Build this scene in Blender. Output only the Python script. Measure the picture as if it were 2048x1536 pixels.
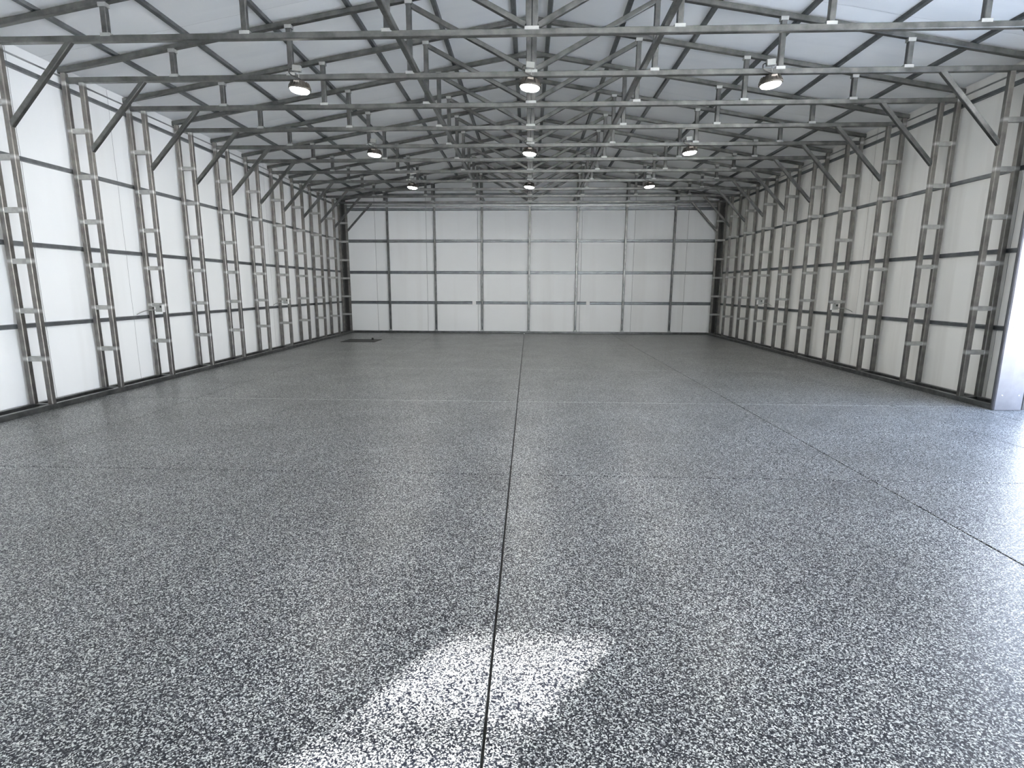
import bpy, bmesh, math, random
from mathutils import Vector, Matrix, noise

for o in list(bpy.data.objects): bpy.data.objects.remove(o)
S = bpy.context.scene
COL = S.collection
random.seed(7)

# ------------------------------------------------------------------ camera
CAM_H = 1.4721
cd = bpy.data.cameras.new('camera'); cam = bpy.data.objects.new('camera', cd); COL.objects.link(cam)
cd.sensor_width = 36.0; cd.sensor_fit = 'HORIZONTAL'
cd.lens = 36.0 * 1154.63 / 2048
cd.shift_x = (1024 - 1005.25) / 2048
cd.shift_y = (806.49 - 768) / 2048
cd.clip_start = .05; cd.clip_end = 400
pitch, yaw, roll = -0.1974, 0.0437, 0.0031
F0 = Vector((-math.sin(yaw) * math.cos(pitch), math.cos(yaw) * math.cos(pitch), math.sin(pitch)))
R0 = Vector((math.cos(yaw), math.sin(yaw), 0)); U0 = R0.cross(F0)
R1 = R0 * math.cos(roll) + U0 * math.sin(roll); U1 = U0 * math.cos(roll) - R0 * math.sin(roll)
M = Matrix((R1, U1, -F0)).transposed().to_4x4(); M.translation = Vector((0, 0, CAM_H))
cam.matrix_world = M
S.camera = cam

# ------------------------------------------------------------------ sky, sun, exposure
SKY = 7.5
SUN = 330.0
LAMP = 16.0
EXPOSURE = 0.6
w = bpy.data.worlds.new('sky'); S.world = w; w.use_nodes = True
nt = w.node_tree; nt.nodes.clear()
out = nt.nodes.new('ShaderNodeOutputWorld'); bg = nt.nodes.new('ShaderNodeBackground')
tc = nt.nodes.new('ShaderNodeTexCoord'); sx = nt.nodes.new('ShaderNodeSeparateXYZ'); cr = nt.nodes.new('ShaderNodeValToRGB')
cr.color_ramp.elements[0].position = 0.0; cr.color_ramp.elements[0].color = (.93, .96, 1, 1)
cr.color_ramp.elements[1].position = 0.7; cr.color_ramp.elements[1].color = (.42, .58, .9, 1)
nt.links.new(tc.outputs['Generated'], sx.inputs[0]); nt.links.new(sx.outputs['Z'], cr.inputs[0])
nt.links.new(cr.outputs[0], bg.inputs['Color']); bg.inputs['Strength'].default_value = SKY
nt.links.new(bg.outputs[0], out.inputs[0])
SUN_H = Vector((.527, .85, 0)).normalized(); SUN_EL = math.radians(21.5)
sun_dir = Vector((SUN_H.x * math.cos(SUN_EL), SUN_H.y * math.cos(SUN_EL), -math.sin(SUN_EL)))
sl = bpy.data.lights.new('sun', 'SUN'); sl.energy = SUN; sl.angle = math.radians(.6); sl.color = (1, .97, .93)
so = bpy.data.objects.new('sun', sl); COL.objects.link(so); so.rotation_euler = sun_dir.to_track_quat('-Z', 'Y').to_euler()
so.location = (-20, -20, 20)
S.view_settings.view_transform = 'Standard'; S.view_settings.look = 'None'
S.view_settings.exposure = EXPOSURE; S.view_settings.gamma = 1; S.view_settings.use_curve_mapping = False

# ------------------------------------------------------------------ materials
def mat(name, color=(.8, .8, .8), rough=.5, metal=0.0):
    m = bpy.data.materials.new(name); m.use_nodes = True
    b = m.node_tree.nodes['Principled BSDF']
    b.inputs['Base Color'].default_value = (*color, 1); b.inputs['Roughness'].default_value = rough
    b.inputs['Metallic'].default_value = metal
    return m, m.node_tree, b
def N(t, kind, **kw):
    n = t.nodes.new(kind)
    for k, v in kw.items():
        if k in n.inputs.keys() if hasattr(n.inputs, 'keys') else False: n.inputs[k].default_value = v
        else: setattr(n, k, v)
    return n
def ramp(t, src, stops):
    r = t.nodes.new('ShaderNodeValToRGB'); e = r.color_ramp.elements
    while len(e) > 1: e.remove(e[-1])
    e[0].position = stops[0][0]; e[0].color = (*stops[0][1], 1)
    for p, c in stops[1:]:
        q = e.new(p); q.color = (*c, 1)
    t.links.new(src, r.inputs[0]); return r

def steel(name, lo, hi, rough=.42, metal=.75, paint=False):
    m, t, b = mat(name, hi, rough, metal)
    co = N(t, 'ShaderNodeTexCoord')
    n1 = N(t, 'ShaderNodeTexNoise'); n1.inputs['Scale'].default_value = 7; n1.inputs['Detail'].default_value = 6; n1.inputs['Roughness'].default_value = .6
    t.links.new(co.outputs['Object'], n1.inputs['Vector'])
    r = ramp(t, n1.outputs['Fac'], [(.3, lo), (.7, hi)])
    col = r.outputs[0]
    if paint:      # silver cold-galvanising paint around every rung weld
        sp = N(t, 'ShaderNodeSeparateXYZ'); t.links.new(co.outputs['Object'], sp.inputs[0])
        def mth(op, a, b2=None, c=None):
            q = N(t, 'ShaderNodeMath'); q.operation = op
            for i, v in enumerate((a, b2, c)):
                if v is None: continue
                if isinstance(v, (int, float)): q.inputs[i].default_value = v
                else: t.links.new(v, q.inputs[i])
            return q.outputs[0]
        z = mth('SUBTRACT', sp.outputs['Z'], .615 - .5716 / 2)
        z = mth('MODULO', z, .5716)
        z = mth('SUBTRACT', z, .5716 / 2)
        z = mth('ABSOLUTE', z)
        z = mth('ADD', z, mth('MULTIPLY', n1.outputs['Fac'], .05))
        f = ramp(t, z, [(.03, (1, 1, 1)), (.058, (0, 0, 0))])
        mx = N(t, 'ShaderNodeMix'); mx.data_type = 'RGBA'
        t.links.new(f.outputs[0], mx.inputs['Factor']); t.links.new(col, mx.inputs['A']); mx.inputs['B'].default_value = (.36, .365, .36, 1)
        col = mx.outputs['Result']
        mm = N(t, 'ShaderNodeMapRange'); t.links.new(f.outputs[0], mm.inputs[0]); mm.inputs[3].default_value = metal; mm.inputs[4].default_value = .35
        t.links.new(mm.outputs[0], b.inputs['Metallic'])
    t.links.new(col, b.inputs['Base Color'])
    n2 = N(t, 'ShaderNodeTexNoise'); n2.inputs['Scale'].default_value = 60
    t.links.new(co.outputs['Object'], n2.inputs['Vector'])
    rr = N(t, 'ShaderNodeMapRange'); rr.inputs[3].default_value = rough - .08; rr.inputs[4].default_value = rough + .12
    t.links.new(n2.outputs['Fac'], rr.inputs[0]); t.links.new(rr.outputs[0], b.inputs['Roughness'])
    return m
STEEL = steel('galvanised_tube', (.06, .064, .064), (.15, .155, .155), .36, .85)
STEEL_LEG = steel('galvanised_tube_painted_welds', (.095, .094, .09), (.195, .19, .18), .38, .8, paint=True)
WELD = steel('silver_weld_paint', (.27, .28, .28), (.42, .43, .42), .5, .4)
RUNG = steel('silvered_rung', (.24, .245, .24), (.42, .425, .41), .42, .5)
HAT = steel('hat_channel', (.09, .10, .11), (.16, .175, .185), .42, .8)
HEADER = steel('bright_galvanised', (.3, .31, .31), (.42, .43, .43), .35, .8)

def facing(name, c0, c1, streak=(2.2, 2.2, .12)):
    m, t, b = mat(name, c1, .55)
    co = N(t, 'ShaderNodeTexCoord'); mp = N(t, 'ShaderNodeMapping'); mp.inputs['Scale'].default_value = streak
    t.links.new(co.outputs['Object'], mp.inputs[0])
    n1 = N(t, 'ShaderNodeTexNoise'); n1.inputs['Scale'].default_value = 1; n1.inputs['Detail'].default_value = 4
    t.links.new(mp.outputs[0], n1.inputs['Vector'])
    r = ramp(t, n1.outputs['Fac'], [(.32, c0), (.5, c1)])
    t.links.new(r.outputs[0], b.inputs['Base Color'])
    n2 = N(t, 'ShaderNodeTexNoise'); n2.inputs['Scale'].default_value = 2.2; n2.inputs['Detail'].default_value = 5
    t.links.new(co.outputs['Object'], n2.inputs['Vector'])
    bp = N(t, 'ShaderNodeBump'); bp.inputs['Strength'].default_value = .25; bp.inputs['Distance'].default_value = .03
    t.links.new(n2.outputs['Fac'], bp.inputs['Height']); t.links.new(bp.outputs[0], b.inputs['Normal'])
    return m
FACING = facing('white_insulation_facing', (.80, .805, .795), (.85, .86, .855))
FACING_R = facing('white_insulation_facing_stained', (.72, .71, .67), (.82, .815, .78), (3, 3, .15))
CEIL = facing('white_roof_facing', (.84, .86, .87), (.89, .905, .91), (.4, 3, .4))
BACKING, _, _ = mat('dark_backing', (.07, .07, .07), .8)
OUTER, _, _ = mat('painted_outer_sheet', (.55, .56, .58), .5)

def floor_material():
    m, t, b = mat('flake_epoxy', (.2, .2, .2), .3)
    co = N(t, 'ShaderNodeTexCoord')
    wn = N(t, 'ShaderNodeTexNoise'); wn.inputs['Scale'].default_value = 70; wn.inputs['Detail'].default_value = 2
    t.links.new(co.outputs['Object'], wn.inputs['Vector'])
    vm = N(t, 'ShaderNodeVectorMath'); vm.operation = 'MULTIPLY_ADD'; vm.inputs[1].default_value = (.007, .007, 0)
    t.links.new(wn.outputs['Color'], vm.inputs[0]); t.links.new(co.outputs['Object'], vm.inputs[2])
    v = N(t, 'ShaderNodeTexVoronoi'); v.inputs['Scale'].default_value = 205; v.inputs['Randomness'].default_value = 1
    t.links.new(vm.outputs[0], v.inputs['Vector'])
    sp = N(t, 'ShaderNodeSeparateColor'); t.links.new(v.outputs['Color'], sp.inputs[0])
    r = ramp(t, sp.outputs[0], [(0, (.004, .005, .010)), (.34, (.016, .018, .026)), (.45, (.06, .065, .07)), (.56, (.15, .155, .16)), (.69, (.35, .36, .355)), (.83, (.64, .65, .63))])
    r.color_ramp.interpolation = 'CONSTANT'
    # broad uneven scatter of the flakes
    nb = N(t, 'ShaderNodeTexNoise'); nb.inputs['Scale'].default_value = 1.3; nb.inputs['Detail'].default_value = 3
    t.links.new(co.outputs['Object'], nb.inputs['Vector'])
    mr = N(t, 'ShaderNodeMapRange'); mr.inputs[1].default_value = .3; mr.inputs[2].default_value = .7; mr.inputs[3].default_value = .70; mr.inputs[4].default_value = .95
    t.links.new(nb.outputs['Fac'], mr.inputs[0])
    mul = N(t, 'ShaderNodeVectorMath'); mul.operation = 'SCALE'
    t.links.new(r.outputs[0], mul.inputs[0]); t.links.new(mr.outputs[0], mul.inputs['Scale'])
    t.links.new(mul.outputs[0], b.inputs['Base Color'])
    b.inputs['Roughness'].default_value = .42
    b.inputs['Specular IOR Level'].default_value = .16; b.inputs['Coat Weight'].default_value = .2; b.inputs['Coat Roughness'].default_value = .24; b.inputs['Coat IOR'].default_value = 1.4
    n2 = N(t, 'ShaderNodeTexNoise'); n2.inputs['Scale'].default_value = 55; n2.inputs['Detail'].default_value = 3
    t.links.new(co.outputs['Object'], n2.inputs['Vector'])
    bp = N(t, 'ShaderNodeBump'); bp.inputs['Strength'].default_value = .22; bp.inputs['Distance'].default_value = .004
    t.links.new(n2.outputs['Fac'], bp.inputs['Height'])
    t.links.new(bp.outputs[0], b.inputs['Normal']); t.links.new(bp.outputs[0], b.inputs['Coat Normal'])
    return m
FLOOR = floor_material()
JOINT, _, _ = mat('joint_filler_dark', (.012, .012, .014), .6)
CONC, ct, cb = mat('outside_concrete', (.62, .61, .58), .85)
n_ = N(ct, 'ShaderNodeTexNoise'); n_.inputs['Scale'].default_value = 3; n_.inputs['Detail'].default_value = 8
r_ = ramp(ct, n_.outputs['Fac'], [(.3, (.74, .73, .70)), (.7, (.84, .83, .80))]); ct.links.new(r_.outputs[0], cb.inputs['Base Color'])
JAMB = steel('painted_jamb_sheet', (.085, .09, .108), (.115, .12, .14), .4, .0)
SCREW, _, _ = mat('bright_screw', (.9, .9, .9), .2, 1)
BLACK, _, _ = mat('black_rubber', (.006, .006, .006), .7)
HOUSING, _, _ = mat('dark_bronze_housing', (.05, .045, .04), .45, .4)
CORD, _, _ = mat('black_cord', (.01, .01, .01), .5)
BOXM, _, _ = mat('grey_box_metal', (.3, .31, .3), .4, .5)
PLATE, _, _ = mat('white_plastic', (.82, .82, .8), .35)
LABEL, _, _ = mat('pale_driver_label', (.3, .27, .24), .6)
LENS, lt, lb = mat('lit_lens', (1, 1, 1), .3)
lb.inputs['Emission Color'].default_value = (1, .985, .93, 1); lb.inputs['Emission Strength'].default_value = 45

# ------------------------------------------------------------------ helpers
class MB:
    def __init__(s): s.v = []; s.f = []
    def add(s, vs, fs):
        n = len(s.v); s.v += [tuple(v) for v in vs]; s.f += [tuple(i + n for i in f) for f in fs]; return s
    def box(s, x0, x1, y0, y1, z0, z1):
        v = [(x, y, z) for x in (x0, x1) for y in (y0, y1) for z in (z0, z1)]
        return s.add(v, [(0, 1, 3, 2), (4, 6, 7, 5), (0, 4, 5, 1), (2, 3, 7, 6), (0, 2, 6, 4), (1, 5, 7, 3)])
    def tube(s, p, q, w=.0635, d=None, up=(0, 1, 0), c=.006):
        """square tube with rounded (chamfered) corners from p to q; w across in the plane, d along 'up'"""
        p, q = Vector(p), Vector(q); d = d or w
        t = (q - p).normalized(); u = Vector(up); a = t.cross(u).normalized(); u = a.cross(t).normalized()
        hw, hd = w / 2, d / 2
        prof = [(-hw + c, -hd), (hw - c, -hd), (hw, -hd + c), (hw, hd - c), (hw - c, hd), (-hw + c, hd), (-hw, hd - c), (-hw, -hd + c)]
        vs = [e + a * x + u * y for e in (p, q) for x, y in prof]
        n = 8
        return s.add(vs, [tuple(range(n))] + [tuple(reversed(range(n, 2 * n)))] + [(i, i + n, (i + 1) % n + n, (i + 1) % n) for i in range(n)])
    def lathe(s, prof, c=(0, 0, 0), n=32):
        vs = []; fs = []
        for r, z in prof:
            for i in range(n):
                a = 2 * math.pi * i / n; vs.append((c[0] + r * math.cos(a), c[1] + r * math.sin(a), c[2] + z))
        for j in range(len(prof) - 1):
            for i in range(n):
                k = (i + 1) % n; fs.append((j * n + i, j * n + k, (j + 1) * n + k, (j + 1) * n + i))
        fs.append(tuple(reversed(range(n)))); m0 = (len(prof) - 1) * n; fs.append(tuple(range(m0, m0 + n)))
        return s.add(vs, fs)
    def wire(s, pts, r=.006, n=8):
        pts = [Vector(p) for p in pts]; rings = []
        for i, p in enumerate(pts):
            t = (pts[min(i + 1, len(pts) - 1)] - pts[max(i - 1, 0)]).normalized()
            a = t.orthogonal().normalized() if i == 0 else (a - t * a.dot(t)).normalized()
            b = t.cross(a)
            rings.append([p + (a * math.cos(2 * math.pi * k / n) + b * math.sin(2 * math.pi * k / n)) * r for k in range(n)])
        vs = [v for g in rings for v in g]
        fs = [(j * n + i, j * n + (i + 1) % n, (j + 1) * n + (i + 1) % n, (j + 1) * n + i) for j in range(len(rings) - 1) for i in range(n)]
        fs += [tuple(reversed(range(n))), tuple(range((len(rings) - 1) * n, len(rings) * n))]
        return s.add(vs, fs)
    def mesh(s, name, m, smooth=False, shift=(0, 0, 0)):
        me = bpy.data.meshes.new(name)
        me.from_pydata([(v[0] - shift[0], v[1] - shift[1], v[2] - shift[2]) for v in s.v], [], s.f)
        bm = bmesh.new(); bm.from_mesh(me); bmesh.ops.recalc_face_normals(bm, faces=bm.faces); bm.to_mesh(me); bm.free()
        me.materials.append(m)
        if smooth:
            for p in me.polygons: p.use_smooth = True
        return me
    def build(s, name, m, parent=None, smooth=False, loc=None):
        sh = loc or (0, 0, 0)
        o = bpy.data.objects.new(name, s.mesh(name, m, smooth, sh)); COL.objects.link(o)
        o.location = sh
        if parent: o.parent = parent
        return o
def bez(p0, p1, p2, p3, n=12):
    p0, p1, p2, p3 = map(Vector, (p0, p1, p2, p3))
    return [p0 * (1 - t) ** 3 + p1 * 3 * t * (1 - t) ** 2 + p2 * 3 * t * t * (1 - t) + p3 * t ** 3 for t in [i / n for i in range(n + 1)]]
def empty(name, loc=(0, 0, 0)):
    o = bpy.data.objects.new(name, None); COL.objects.link(o); o.location = loc; o.empty_display_size = .2; return o
def tag(o, label=None, cat=None, group=None, kind=None):
    if label: o['label'] = label
    if cat: o['category'] = cat
    if group: o['group'] = group
    if kind: o['kind'] = kind
    return o
def inst(name, me, parent=None, loc=(0, 0, 0), rot=None):
    o = bpy.data.objects.new(name, me); COL.objects.link(o); o.location = loc
    if rot: o.rotation_euler = rot
    if parent: o.parent = parent
    return o
def copy_tree(o, parent=None):
    c = o.copy(); COL.objects.link(c); c.parent = parent
    for ch in list(o.children): copy_tree(ch, c)
    return c

# ------------------------------------------------------------------ dimensions (metres)
T = .0635                     # square tube
XO = 6.115                    # inside face of the side wall sheets
YB = 19.215                   # inside face of the back wall sheets
YFR = -5.2                    # front wall
SL = 1 / 6.0                  # roof pitch
ZE = 4.171                    # rafter underside at |x| = 6.1
CH = 4.088                    # centre of the bottom chords
FR = lambda k: 6.6819 + 1.2192 * k
raf = lambda x: ZE + (6.1 - abs(x)) * SL        # rafter underside
roofz = lambda x: raf(x) + .0645 + .034         # roof facing
NK = list(range(-2, 11))
DOOR = (1.9, 7.285, 3.66)     # opening in the right wall: y0, y1, height

# ------------------------------------------------------------------ floor: one slab per joint field
fl = MB().box(-6.3, 6.3, YFR - .1, YB + .1, -.16, -.024).build('floor', JOINT); tag(fl, kind='structure')
xs = [(-6.16, 0), (-4.462, .003), (-2.958, .0035), (-.131, .0105), (2.707, .0105), (4.70, .003), (5.62, .003), (6.16, 0)]
ys = [(YFR, 0)] + [(4.435 + 3.048 * i, .007 if i < 1 else .009) for i in range(-3, 5)] + [(YB + .05, 0)]
def slab_mesh(x0, x1, y0, y1):
    b = .0035; c = .022
    v = []; f = []
    rings = [(0, -c), (0, -b), (b * .35, -b * .3), (b * 1.3, 0)]
    for ins, z in rings:
        v += [(x0 + ins, y0 + ins, z), (x1 - ins, y0 + ins, z), (x1 - ins, y1 - ins, z), (x0 + ins, y1 - ins, z)]
    for j in range(3):
        for i in range(4): f.append((j * 4 + i, j * 4 + (i + 1) % 4, j * 4 + 4 + (i + 1) % 4, j * 4 + 4 + i))
    f += [(12, 13, 14, 15), (3, 2, 1, 0)]
    return MB().add(v, f)
for i in range(len(xs) - 1):
    for j in range(len(ys) - 1):
        slab_mesh(xs[i][0] + xs[i][1] / 2, xs[i + 1][0] - xs[i + 1][1] / 2, ys[j][0] + ys[j][1] / 2, ys[j + 1][0] - ys[j + 1][1] / 2).build('slab', FLOOR, fl)

JOINT_GLINT, _, _ = mat('painted_joint_highlight', (.8, .8, .78), .3)
for i in range(1, 5):                    # pale strips painting bright highlights into the far cross joints
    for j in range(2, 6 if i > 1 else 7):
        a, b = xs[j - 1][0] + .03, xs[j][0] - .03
        MB().box(a, b, 4.435 + 3.048 * i - .004, 4.435 + 3.048 * i + .004, -.02, -.0012).build('joint_highlight', JOINT_GLINT, fl)

# ------------------------------------------------------------------ facing sheets (pillowed strips)
def sheet(u0, u1, v0, v1, place, amp, stops, nu=10, nv=36, seed=0, sc=1.0, flat=.075):
    """one strip of facing; place(u, v, d) -> point, d = bulge into the room; stops = v positions where it is pinned"""
    vs = []; fs = []
    for a in range(nu + 1):
        fu = a / nu; u = u0 + (u1 - u0) * fu
        for b in range(nv + 1):
            vv = v0 + (v1 - v0) * b / nv
            d = min(abs(vv - s_) for s_ in stops) * sc; d = min(1, max(0, d - flat) / .22)
            edge = min(fu, 1 - fu) * (u1 - u0); e = min(1, edge / .05)
            bulge = amp * d * e * (1 + 1.2 * noise.noise(Vector((u * 1.1, vv * 1.3, seed)))) - .004 * (1 - e) * d
            vs.append(place(u, vv, bulge))
    for a in range(nu):
        for b in range(nv):
            i = a * (nv + 1) + b; fs.append((i, i + 1, i + nv + 2, i + nv + 1))
    return MB().add(vs, fs)
GZ = [.0, .99, 1.965, 2.965, 4.015]
def breaks(a, b, step, phase):
    n0 = math.ceil((a - phase) / step + 1e-6); r = [a]
    while phase + n0 * step < b - .15:
        if phase + n0 * step > a + .15: r.append(phase + n0 * step)
        n0 += 1
    return r + [b]

# back wall
wb = MB()
gx = 6.2
wb.add([(-gx, YB + .03, 0), (gx, YB + .03, 0), (gx, YB + .03, roofz(gx)), (0, YB + .03, roofz(0)), (-gx, YB + .03, roofz(gx)),
        (-gx, YB + .1, 0), (gx, YB + .1, 0), (gx, YB + .1, roofz(gx)), (0, YB + .1, roofz(0)), (-gx, YB + .1, roofz(gx))],
       [(0, 1, 2, 3, 4), (9, 8, 7, 6, 5), (0, 5, 6, 1), (1, 6, 7, 2), (2, 7, 8, 3), (3, 8, 9, 4), (4, 9, 5, 0)])
wall_back = tag(wb.build('wall_back', BACKING), kind='structure')
bx = breaks(-XO, XO, 1.667, .008)
BSTOP = [z / 4.6 for z in (0, .985, 1.955, 2.945, 3.93, 4.36)] + [1.0]
for i in range(len(bx) - 1):
    a, b = bx[i] + .004, bx[i + 1] - .004
    p = sheet(a, b, .0, 1.0, lambda u, v, d: (u, YB - d, min(v * 4.6, roofz(u) - .01) if v < .999 else roofz(u) - .01), .007, BSTOP, 10, 60, i, sc=4.6)
    p.build('panel', FACING, wall_back, smooth=True)
def hat_x(x0, x1, y, z, s=1, h=.034):      # hat channel running along x with its crown towards -y
    m = MB(); pr = [(-.05, 0), (-.03, 0), (-.022, -h), (.022, -h), (.03, 0), (.05, 0), (.05, .002), (-.05, .002)]
    v = [(x, y + a * s, z + b) for x in (x0, x1) for b, a in pr]; n = len(pr)
    return m.add(v, [tuple(range(n)), tuple(reversed(range(n, 2 * n)))] + [(i, i + n, (i + 1) % n + n, (i + 1) % n) for i in range(n)])
def hat_y(y0, y1, x, z, s):               # along y on a side wall, crown towards the room
    m = MB(); h = .034; pr = [(-.05, 0), (-.03, 0), (-.022, h), (.022, h), (.03, 0), (.05, 0), (.05, -.002), (-.05, -.002)]
    v = [(x - s * a, y, z + b) for y in (y0, y1) for b, a in pr]; n = len(pr)
    return m.add(v, [tuple(range(n)), tuple(reversed(range(n, 2 * n)))] + [(i, i + n, (i + 1) % n + n, (i + 1) % n) for i in range(n)])
YS0, YS1 = 19.115, 19.179                 # stud plane
for z in (.985, 1.955, 2.945, 3.93, 4.36, 4.80):
    xm = 6.08 if z < 4.1 else max(.2, 6.1 - (z + .05 - ZE) / SL)
    hat_x(-xm, xm, YB - .001, z).build('girt', HAT, wall_back)
MB().tube((-6.09, YS0 + T / 2, T / 2), (6.09, YS0 + T / 2, T / 2)).build('base_rail', STEEL, wall_back)
for i in range(-4, 5):
    x = i * 1.524 + .008
    if abs(i) == 4: x = math.copysign(6.075, i)
    MB().tube((x, YS0 + T / 2, T), (x, YS0 + T / 2, raf(x) - .001)).build('stud', STEEL, wall_back)
    if abs(i) < 4:
        for s_ in (0, 1):                  # small seat brackets at foot and head
            MB().box(x - .05, x + .05, YS0 - .004, YS0 - .0005, (T if s_ == 0 else 3.98), (T + .05 if s_ == 0 else 4.075)).build('bracket', WELD, wall_back)
CORNER_SHADE, _, _ = mat('painted_corner_shade', (.018, .018, .018), .6)
for s_ in (-1, 1):                       # added corner tubes, the corner's shade painted into their near-black colour
    for x in (5.945, 6.01): MB().tube((s_ * x, YS0 + T / 2, T + .0005), (s_ * x, YS0 + T / 2, raf(x) - .001)).build('stud', CORNER_SHADE, wall_back)  # these 'stud' objects are added tubes standing in for corner shade
xb = [-5.91] + [i * 1.524 + .008 for i in range(-3, 4)] + [5.91]
for i in range(8):
    a = xb[i] + (T / 2 + .002 if i else .01); b = xb[i + 1] - (T / 2 + .002 if i < 7 else .01)
    MB().tube((a, YS0 + T / 2, 4.03), (b, YS0 + T / 2, 4.03), c=.01).build('header', HEADER, wall_back)
for s_ in (-1, 1):
    MB().tube((s_ * 6.09, YS0 + T / 2, raf(6.09) + T / 2), (0, YS0 + T / 2, raf(0) + T / 2)).build('rafter', STEEL, wall_back)

# side walls
def side_wall(s, name, mt):
    segs = [(YFR, YB + .02)] if s < 0 else [(YFR, DOOR[0]), (DOOR[1] + .02, YB + .02)]
    m = MB(); top = roofz(XO) - .005
    for a, b in segs: m.box(s * (XO + .03), s * (XO + .1), a, b, 0, top)
    if s > 0: m.box(s * (XO + .03), s * (XO + .1), DOOR[0], DOOR[1] + .02, DOOR[2] + .06, top)
    W = tag(m.build(name, BACKING), kind='structure')
    n = 0
    for a, b in segs:
        br = breaks(a + .0, b - .02, 1.667, .45 if s < 0 else 1.2)
        for i in range(len(br) - 1):
            n += 1
            sheet(br[i] + .0025, br[i + 1] - .0025, .01, top, lambda u, v, d: (s * (XO - d), u, v), .009, GZ, 10, 40, n + (50 if s > 0 else 0)).build('panel', mt, W, smooth=True)
    if s > 0: sheet(DOOR[0] + .002, DOOR[1] + .018, DOOR[2] + .07, top, lambda u, v, d: (s * (XO - d), u, v), .003, GZ, 10, 6, 99).build('panel', mt, W, smooth=True)
    for a, b in segs:
        for gi, z in enumerate((1.0, 1.975, 2.975, 4.015)):
            if s > 0: z -= .02 if gi < 3 else 0
            a1 = a + .03 if (s > 0 and a > 5) else a
            hat_y(a1, b - .03, s * (XO + .001), z, s).build('girt', HAT, W)
        MB().tube((s * 5.8115, a + (.0 if s < 0 or a < 5 else .002), T / 2), (s * 5.8115, YS0 - .001 if b > 10 else b, T / 2), up=(1, 0, 0)).build('base_rail', STEEL, W)
        MB().tube((s * 6.043, a + (.0 if s < 0 or a < 5 else .002), T / 2), (s * 6.043, YS0 - .001 if b > 10 else b, T / 2), up=(1, 0, 0)).build('base_rail', STEEL, W)
        # pale drip angle under the roof line
        MB().box(s * (XO - .012), s * (XO - .004), a, b - .03, 4.135, 4.155).build('eave_angle', HEADER, W)
    for k in NK:
        if s > 0 and DOOR[0] < FR(k) < DOOR[1]: continue
        MB().tube((s * 5.844, FR(k), T / 2), (s * 6.010, FR(k), T / 2), w=T * .96, c=.004).build('cross_tie', STEEL, W)
    return W
wall_left = side_wall(-1, 'wall_left', FACING)
wall_right = side_wall(1, 'wall_right', FACING_R)
# front wall behind the camera, with a small two-light window high on its left that throws the sun patch
FD = (-.8, 4.2, 2.5)        # open front doorway behind the camera
wx0, wx1 = -4.99, -4.25; wz1 = 3.50; wz0 = 2.30; mz = 3.215
m = MB()
m.box(-6.2, wx0, YFR - .12, YFR - .03, 0, roofz(6.2)); m.box(wx1, FD[0], YFR - .12, YFR - .03, 0, roofz(6.2)); m.box(FD[1], 6.2, YFR - .12, YFR - .03, 0, roofz(6.2)); m.box(FD[0], FD[1], YFR - .12, YFR - .03, FD[2], roofz(6.2))
m.box(wx0, wx1, YFR - .12, YFR - .03, 0, wz0); m.box(wx0, wx1, YFR - .12, YFR - .03, wz1, roofz(6.2))
m.add([(-6.2, YFR - .12, roofz(6.2)), (6.2, YFR - .12, roofz(6.2)), (0, YFR - .12, roofz(0)), (-6.2, YFR - .03, roofz(6.2)), (6.2, YFR - .03, roofz(6.2)), (0, YFR - .03, roofz(0))],
      [(0, 1, 2), (3, 5, 4), (0, 2, 5, 3), (1, 4, 5, 2)])
wall_front = tag(m.build('wall_front', FACING), kind='structure')
m = MB()
for a in (wx0, wx1 - .03): m.box(a, a + .03, YFR - .09, YFR - .05, wz0, wz1)
for z in (wz0, mz - .02, wz1 - .03): m.box(wx0 + .03, wx1 - .03, YFR - .09, YFR - .05, z, z + (.045 if z == mz - .02 else .03))
win = tag(m.build('window_1', PLATE), kind='structure')
SUN_DIM_GLASS = bpy.data.materials.new('sun_dimming_glass'); SUN_DIM_GLASS.use_nodes = True; gt = SUN_DIM_GLASS.node_tree; gt.nodes.clear()
go = gt.nodes.new('ShaderNodeOutputMaterial'); gm = gt.nodes.new('ShaderNodeMixShader'); ga = gt.nodes.new('ShaderNodeBsdfTransparent'); gb = gt.nodes.new('ShaderNodeBsdfGlossy')
ga.inputs[0].default_value = (.33, .335, .34, 1); gb.inputs['Roughness'].default_value = .05; gm.inputs[0].default_value = .06  # grey tint added to dim the sunlight reaching the floor patch
gt.links.new(ga.outputs[0], gm.inputs[1]); gt.links.new(gb.outputs[0], gm.inputs[2]); gt.links.new(gm.outputs[0], go.inputs[0])
MB().box(wx0 + .03, wx1 - .03, YFR - .072, YFR - .068, mz + .026, wz1 - .031).build('pane', SUN_DIM_GLASS, win)
MB().box(wx0 + .03, wx1 - .03, YFR - .072, YFR - .068, wz0 + .031, mz - .021).build('pane', SUN_DIM_GLASS, win)

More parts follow.
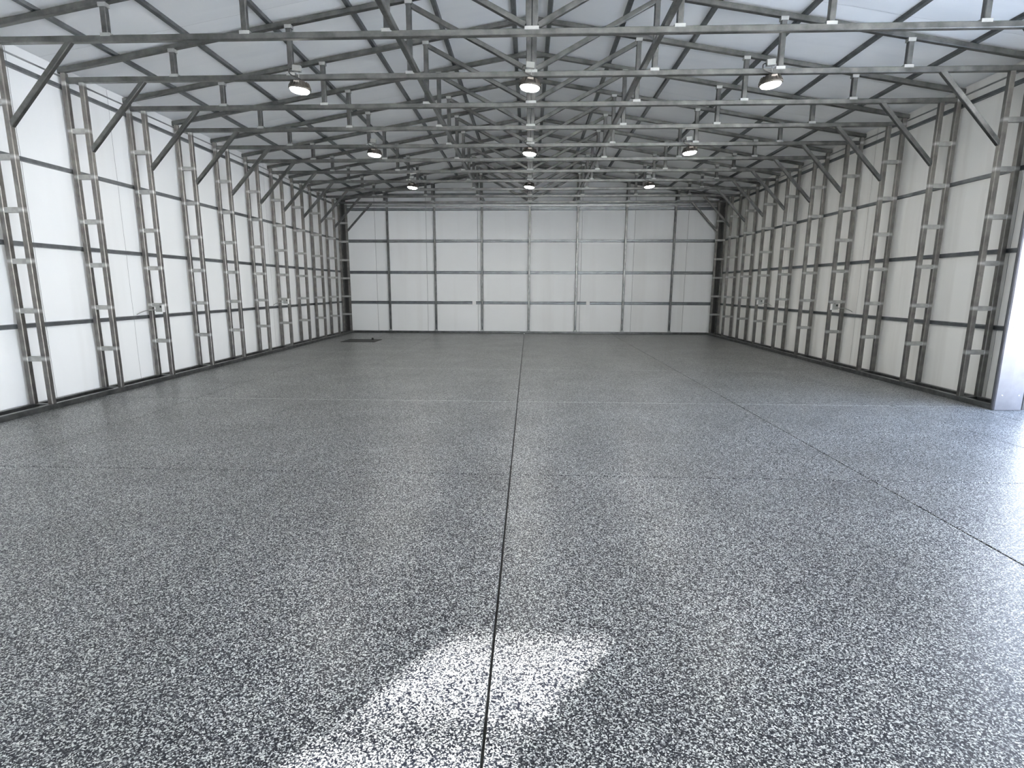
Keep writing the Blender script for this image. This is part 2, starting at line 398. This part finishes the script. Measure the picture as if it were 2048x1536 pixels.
# ------------------------------------------------------------------ roof
m = MB()
for s_ in (-1, 1):
    m.add([(0, YFR - .1, roofz(0) + .03), (s_ * 6.3, YFR - .1, roofz(6.3) + .03), (s_ * 6.3, YB + .12, roofz(6.3) + .03), (0, YB + .12, roofz(0) + .03),
           (0, YFR - .1, roofz(0) + .08), (s_ * 6.3, YFR - .1, roofz(6.3) + .08), (s_ * 6.3, YB + .12, roofz(6.3) + .08), (0, YB + .12, roofz(0) + .08)],
          [(0, 1, 2, 3), (7, 6, 5, 4), (1, 5, 6, 2), (0, 4, 5, 1), (3, 2, 6, 7)])
ceiling = tag(m.build('ceiling', OUTER), kind='structure')
PX = (.252, 1.265, 2.275, 3.298, 4.305, 5.33)
br = breaks(YFR, YB, 1.8288, .3)
for s_ in (-1, 1):
    for i in range(len(br) - 1):
        sheet(br[i] + .002, br[i + 1] - .002, 0.0, XO + .02, lambda u, v, d: (s_ * v, u, roofz(v) - d), .010, [0.0] + list(PX) + [6.13], 8, 40, i + (200 if s_ > 0 else 100)).build('panel', CEIL, ceiling, smooth=True)
    for x in PX:                         # hat purlins on top of the rafters
        mm = MB(); h = .033; z0 = raf(x) + T + .0015
        pr = [(-.055, .034), (-.036, .034), (-.024, 0), (.024, 0), (.036, .034), (.055, .034), (.055, .036), (-.055, .036)]
        v = [(s_ * (x + a), y, z0 + b - a * SL) for y in (YFR, YB - .01) for a, b in pr]; n = len(pr)
        mm.add(v, [tuple(range(n)), tuple(reversed(range(n, 2 * n)))] + [(i, i + n, (i + 1) % n + n, (i + 1) % n) for i in range(n)])
        mm.build('purlin', HAT, ceiling)

# ------------------------------------------------------------------ trusses
def make_truss():
    t = empty('roof_truss')
    MB().tube((-6.005, 0, CH), (6.005, 0, CH)).build('bottom_chord', STEEL, t)
    for s in (-1, 1):
        d = Vector((-s * 1, 0, SL)).normalized(); off = Vector((s * SL, 0, 1)).normalized() * T / 2
        # mitred top chord
        a = Vector((s * 6.105, 0, raf(6.105))); b = Vector((0, 0, raf(0)))
        mb = MB(); c = .006; prof = [(-T / 2 + c, 0), (T / 2 - c, 0), (T / 2, c), (T / 2, T - c), (T / 2 - c, T), (-T / 2 + c, T), (-T / 2, T - c), (-T / 2, c)]
        vs = [(p.x + s * (-.0 if p is b else 0) - (s * .0008 if p is b else 0) * -1, y, p.z + z) for p in (a, b) for y, z in prof]
        mb.add(vs, [tuple(range(8)), tuple(reversed(range(8, 16)))] + [(i, i + 8, (i + 1) % 8 + 8, (i + 1) % 8) for i in range(8)])
        mb.build('top_chord', STEEL, t)
        for x in (1.524, 3.048, 4.572):
            MB().tube((s * x, 0, CH + T / 2), (s * x, 0, raf(x) + .004)).build('web_post', STEEL, t)
            MB().box(s * x - .055, s * x + .055, -T / 2 - .0015, T / 2 + .0015, CH + T / 2 - .012, CH + T / 2 + .022).build('weld', WELD, t)
            MB().box(s * x - .045, s * x + .045, -T / 2 - .0015, T / 2 + .0015, raf(x) - .03, raf(x) + .012).build('weld', WELD, t)
        MB().tube((s * .068, 0, CH + T / 2 + .035), (s * 1.49, 0, raf(1.49) - .055), w=.057, d=.057).build('diagonal', STEEL, t)
        # knee brace: from the inner ladder leg up to the chord
        MB().tube((s * 5.79, -.0, 3.235), (s * 4.985, -.0, CH - T / 2 + .018), w=.057, d=.057).build('knee_brace', STEEL, t)
        MB().tube((s * .032, 0, CH + T / 2), (s * .032, 0, raf(.03) + .004)).build('king_post', STEEL, t)
    MB().box(-.075, .075, -T / 2 - .0015, T / 2 + .0015, CH + T / 2 - .014, CH + T / 2 + .02).build('weld', WELD, t)
    MB().box(-.19, .19, -.028, .028, raf(.0) - .036, raf(.0) + .004).build('ridge_plate', STEEL, t)
    return t
ordn = ['first', 'second', 'third', 'fourth', 'fifth', 'sixth', 'seventh', 'eighth', 'ninth', 'tenth', 'eleventh', 'twelfth', 'thirteenth']
tr0 = make_truss()
for k in reversed(NK):
    n = 10 - k
    t = tr0 if k == 10 else copy_tree(tr0)
    t.location = (0, FR(k), 0)
    extra = ''
    if k in (1, 4, 7): extra = ', three lamps hanging from it'
    tag(t, f'galvanised steel roof truss, {ordn[n]} from the back wall{extra}', 'truss', 'steel roof trusses')

# ------------------------------------------------------------------ ladder posts
def make_post(s):
    t = empty('ladder_post'); zo = 0 if s < 0 else .04
    top_i = CH - T / 2 - .001; top_o = raf(6.043) - .006
    MB().tube((s * 5.8115, 0, T + .001), (s * 5.8115, 0, top_i)).build('leg', STEEL_LEG, t, loc=(0, 0, zo))
    MB().tube((s * 6.043, 0, T + .001), (s * 6.043, 0, top_o)).build('leg', STEEL_LEG, t, loc=(0, 0, zo))
    for i in range(6):
        z = .615 + .5716 * i + zo
        m = MB().box(min(s * 5.8435, s * 6.011), max(s * 5.8435, s * 6.011), -.026, .026, z - .03, z + .03)
        m.build('rung', RUNG, t)
    return t
pl0, pr0 = make_post(-1), make_post(1)
for s, base in ((-1, pl0), (1, pr0)):
    first = True
    for k in reversed(NK):
        if s > 0 and DOOR[0] - .1 < FR(k) < DOOR[1]: continue
        t = base if first else copy_tree(base); first = False
        t.location = (0, FR(k), 0)
        side = 'left' if s < 0 else 'right'
        if s > 0 and k == 1: lab = 'grey steel ladder post on right wall beside the white-trimmed doorway'
        elif k == 10: lab = f'grey steel ladder post on {side} wall, tucked into the back corner'
        else: lab = f'grey steel ladder post on {side} wall, {ordn[10 - k]} from the back wall'
        tag(t, lab, 'post', f'ladder posts along the {side} wall')

# longitudinal tubes lying on the bottom chords
for x, lab in ((-1.45, 'long steel tie tube lying across the truss bottom chords, left of the middle lamps'),
               (1.385, 'long steel tie tube lying across the truss bottom chords, right of the middle lamps')):
    o = MB().tube((x, YFR + .2, CH + T / 2 + T / 2), (x, YS0 - .002, CH + T / 2 + T / 2), up=(1, 0, 0)).build('tie_tube', STEEL)
    tag(o, lab, 'tube', 'tie tubes on the bottom chords')

# ------------------------------------------------------------------ doorway in the right wall
y0, y1, zh = DOOR
d = MB().tube((5.8115, y1 + T / 2, T * 0 + .001), (5.8115, y1 + T / 2, CH + .03), w=.05, d=T).build('door_1', STEEL); tag(d, kind='structure')
MB().tube((6.043, y1 + T / 2, T + .001), (6.043, y1 + T / 2, CH + .03), w=.05).build('post', STEEL, d)
MB().tube((5.8115, y0, zh + T / 2), (5.8115, y1 - .001, zh + T / 2), up=(1, 0, 0)).build('header', STEEL, d)
MB().tube((6.043, y0, zh + T / 2), (6.043, y1 - .001, zh + T / 2), up=(1, 0, 0)).build('header', STEEL, d)
# jamb flashing facing the opening: web plus inner and outer returns, a crease down its middle
v = []; pr = [(5.778, y1 + .03), (5.776, y1 - .001), (5.786, y1 - .012), (5.94, y1 - .016), (6.085, y1 - .012), (6.105, y1 - .010), (6.105, y1 + .02)]
nz = 24
for j in range(nz + 1):
    z = .004 + (zh) * j / nz
    for i, (x, y) in enumerate(pr):
        wv = .006 * noise.noise(Vector((x * 3, z * 1.7, 3))) if 2 <= i <= 4 else 0
        v.append((x, y + wv, z))
n = len(pr)
f = [(j * n + i, j * n + i + 1, (j + 1) * n + i + 1, (j + 1) * n + i) for j in range(nz) for i in range(n - 1)]
jm = MB().add(v, f).build('trim_1', JAMB, smooth=False); tag(jm, kind='structure')
sd = jm.modifiers.new('thick', 'SOLIDIFY'); sd.thickness = .0012; sd.offset = 1
sm = MB().lathe([(.0075, 0), (.0075, .002), (.005, .004), (.0045, .0075), (.001, .008)], n=10).mesh('screw', SCREW)
for z in (.19, 1.02, 1.85, 2.68):
    for x in (5.845, 6.045): inst('screw', sm, jm, (x, y1 - .0185, z), (math.pi / 2, 0, 0))

# outside ground and a low strip of far ground
g = MB().box(6.32, 120, -80, 120, -.2, -.03).box(-120, 6.32, -80, YFR - .13, -.2, -.03).build('ground', CONC); tag(g, kind='structure')
g2 = MB().box(6.162, 6.315, DOOR[0], DOOR[1] + .02, -.16, -.005).build('trim_2', CONC); tag(g2, kind='structure')

# ------------------------------------------------------------------ lamps
def make_lamp():
    t = empty('high_bay_lamp')
    H = MB().lathe([(.138, .0), (.142, .010), (.137, .020), (.120, .05), (.110, .075), (.10, .085)], n=40).build('housing', HOUSING, t, True)
    fm = MB()
    for i in range(18):                  # cooling fins around the housing
        a = 2 * math.pi * i / 18; c, s_ = math.cos(a), math.sin(a); p = (-s_ * .003, c * .003)
        prof = [(.06, .088), (.112, .088), (.141, .026), (.134, .022), (.06, .08)]
        v = [(c * r + q * p[0], s_ * r + q * p[1], z) for q in (-1, 1) for r, z in prof]
        fm.add(v, [(0, 1, 2, 3, 4), (9, 8, 7, 6, 5)] + [(j, j + 5, (j + 1) % 5 + 5, (j + 1) % 5) for j in range(5)])
    fm.build('fins', HOUSING, H)
    MB().lathe([(.03, -.036), (.08, -.033), (.108, -.024), (.120, -.008), (.122, .004)], n=40).build('lens', LENS, t, True)
    D = MB().lathe([(.06, .085), (.062, .09), (.058, .104), (.02, .106)], n=24).build('driver', HOUSING, t, True)
    MB().box(-.035, .035, -.1215, -.112, .058, .078).build('label_plate', LABEL, D)
    MB().wire([(0, 0, .104), (0, 0, .112), (.008, 0, .119), (.0, 0, .128), (-.008, 0, .12), (-.002, 0, .112)], .0035).build('hook', BOXM, t, True)
    MB().wire([(0, -.0, .127), (0, -.045, .135), (0, -.047, .20), (0, .0, .21)], .003).build('hanger_wire', BOXM, t, True)
    MB().wire(bez((.045, 0, .1), (.02, -.05, .14), (-.14, -.08, .12), (-.115, -.065, .20), 10) + bez((-.115, -.065, .20), (-.11, -.062, .23), (-.09, -.06, .225), (-.07, -.055, .225), 6)[1:], .0065).build('cord', CORD, t, True)
    B = MB().box(-.072, .03, -.09, -.034, .195, .262).build('junction_box', BOXM, t)
    MB().box(-.067, .025, -.093, -.0902, .2, .257).build('box_cover', BOXM, B)
    ld = bpy.data.lights.new('lamp_light', 'AREA'); ld.shape = 'DISK'; ld.size = .24; ld.energy = LAMP; ld.color = (1, .98, .93)
    lo = bpy.data.objects.new('lamp_light', ld); COL.objects.link(lo); lo.parent = t; lo.location = (0, 0, -.05)
    return t
L0 = make_lamp(); first = True
rowname = {1: 'front row', 4: 'middle row', 7: 'far row'}
for k in (1, 4, 7):
    for i, x in enumerate((-2.955, -.015, 2.955)):
        t = L0 if first else copy_tree(L0); first = False
        t.location = (x, FR(k), 3.944)
        if i == 0: t.rotation_euler = (0, math.radians(6), 0)
        if i == 2: t.rotation_euler = (0, math.radians(-6), math.radians(0))
        pos = ('left', 'middle', 'right')[i]
        size = {1: 'largest looking', 4: 'medium sized', 7: 'smallest looking'}[k]
        tag(t, f'lit round high bay lamp, {pos} one of the {rowname[k]}, {size}', 'lamp', 'high bay lamps on the trusses')

# ------------------------------------------------------------------ floor cover, outlets and cables
c = MB(); c.box(-5.15, -4.20, 15.66, 16.50, .0005, .010)
cv = MB().add([(-5.15, 15.66, .0005), (-4.2, 15.66, .0005), (-4.2, 16.5, .0005), (-5.15, 16.5, .0005), (-5.14, 15.67, .010), (-4.21, 15.67, .010), (-4.21, 16.49, .010), (-5.14, 16.49, .010)],
              [(3, 2, 1, 0), (4, 5, 6, 7), (0, 1, 5, 4), (1, 2, 6, 5), (2, 3, 7, 6), (3, 0, 4, 7)]).build('floor_cover', BLACK)
tag(cv, 'flat black rectangular cover lying on the floor near the back left corner', 'cover')
MB().lathe([(.03, 0), (.032, .02), (.026, .045), (.01, .05)], (-4.44, 16.36, .0095), 16).build('knob', BLACK, cv, True)

def outlet(loc, s, lab, grp):
    """box held between the two legs of a ladder post; s = side of the wall"""
    t = empty('outlet_box', loc)
    MB().box(-.055, .055, -.025, .025, -.055, .055).build('box', BOXM, t)
    MB().box(*((-.066, -.0555) if s > 0 else (.0555, .066)), -.033, .0265, -.06, .06).build('cover_plate', PLATE, t)
    MB().box(-s * .045, -s * .02, -.029, -.0252, .01, .04).build('knockout', BLACK, t) if s < 0 else MB().box(.015, .045, -.029, -.0252, .01, .04).build('knockout', BLACK, t)
    MB().lathe([(.013, .0555), (.013, .068), (.009, .07)], n=12).build('connector', BOXM, t, True)
    MB().wire(bez((s * .056, 0, -.03), (s * .13, -.01, -.02), (s * .20, -.05, -.02), (s * .19, -.28, -.085), 14), .007).build('cable', BOXM, t, True)
    tag(t, lab, 'outlet', grp); return t
g1 = 'outlet boxes on the ladder posts'
outlet((-5.865, FR(2) - .062, 1.135), -1, 'white and grey outlet box on a left wall post, the nearer one', g1)
outlet((-5.865, FR(6) - .062, 1.135), -1, 'white and grey outlet box on a left wall post, the farther one', g1)
outlet((5.865, FR(4) - .062, 1.135), 1, 'white and grey outlet box on a right wall post, the nearer one', g1)
outlet((5.865, FR(7) - .062, 1.135), 1, 'white and grey outlet box on a right wall post, the farther one', g1)
for x, lab in ((-1.78, 'small white outlet box on the back wall rail, left of the middle stud'),
               (1.93, 'small white outlet box on the back wall rail, right of the middle stud')):
    t = empty('outlet_box', (x, YB - .034, .99))
    MB().box(-.055, .055, -.045, -.001, -.055, .055).build('box', BOXM, t)
    MB().box(-.058, .058, -.05, -.0455, -.058, .058).build('cover_plate', PLATE, t)
    MB().wire(bez((-.05, -.02, .02), (-.15, -.02, .05), (-.22, -.01, .04), (-.33, -.006, .03), 10), .006).build('cable', CORD, t, True)
    MB().wire(bez((.05, -.02, .02), (.13, -.02, .05), (.2, -.01, .045), (.28, -.006, .03), 10), .006).build('cable', CORD, t, True)
    tag(t, lab, 'outlet', 'outlet boxes on the back wall')
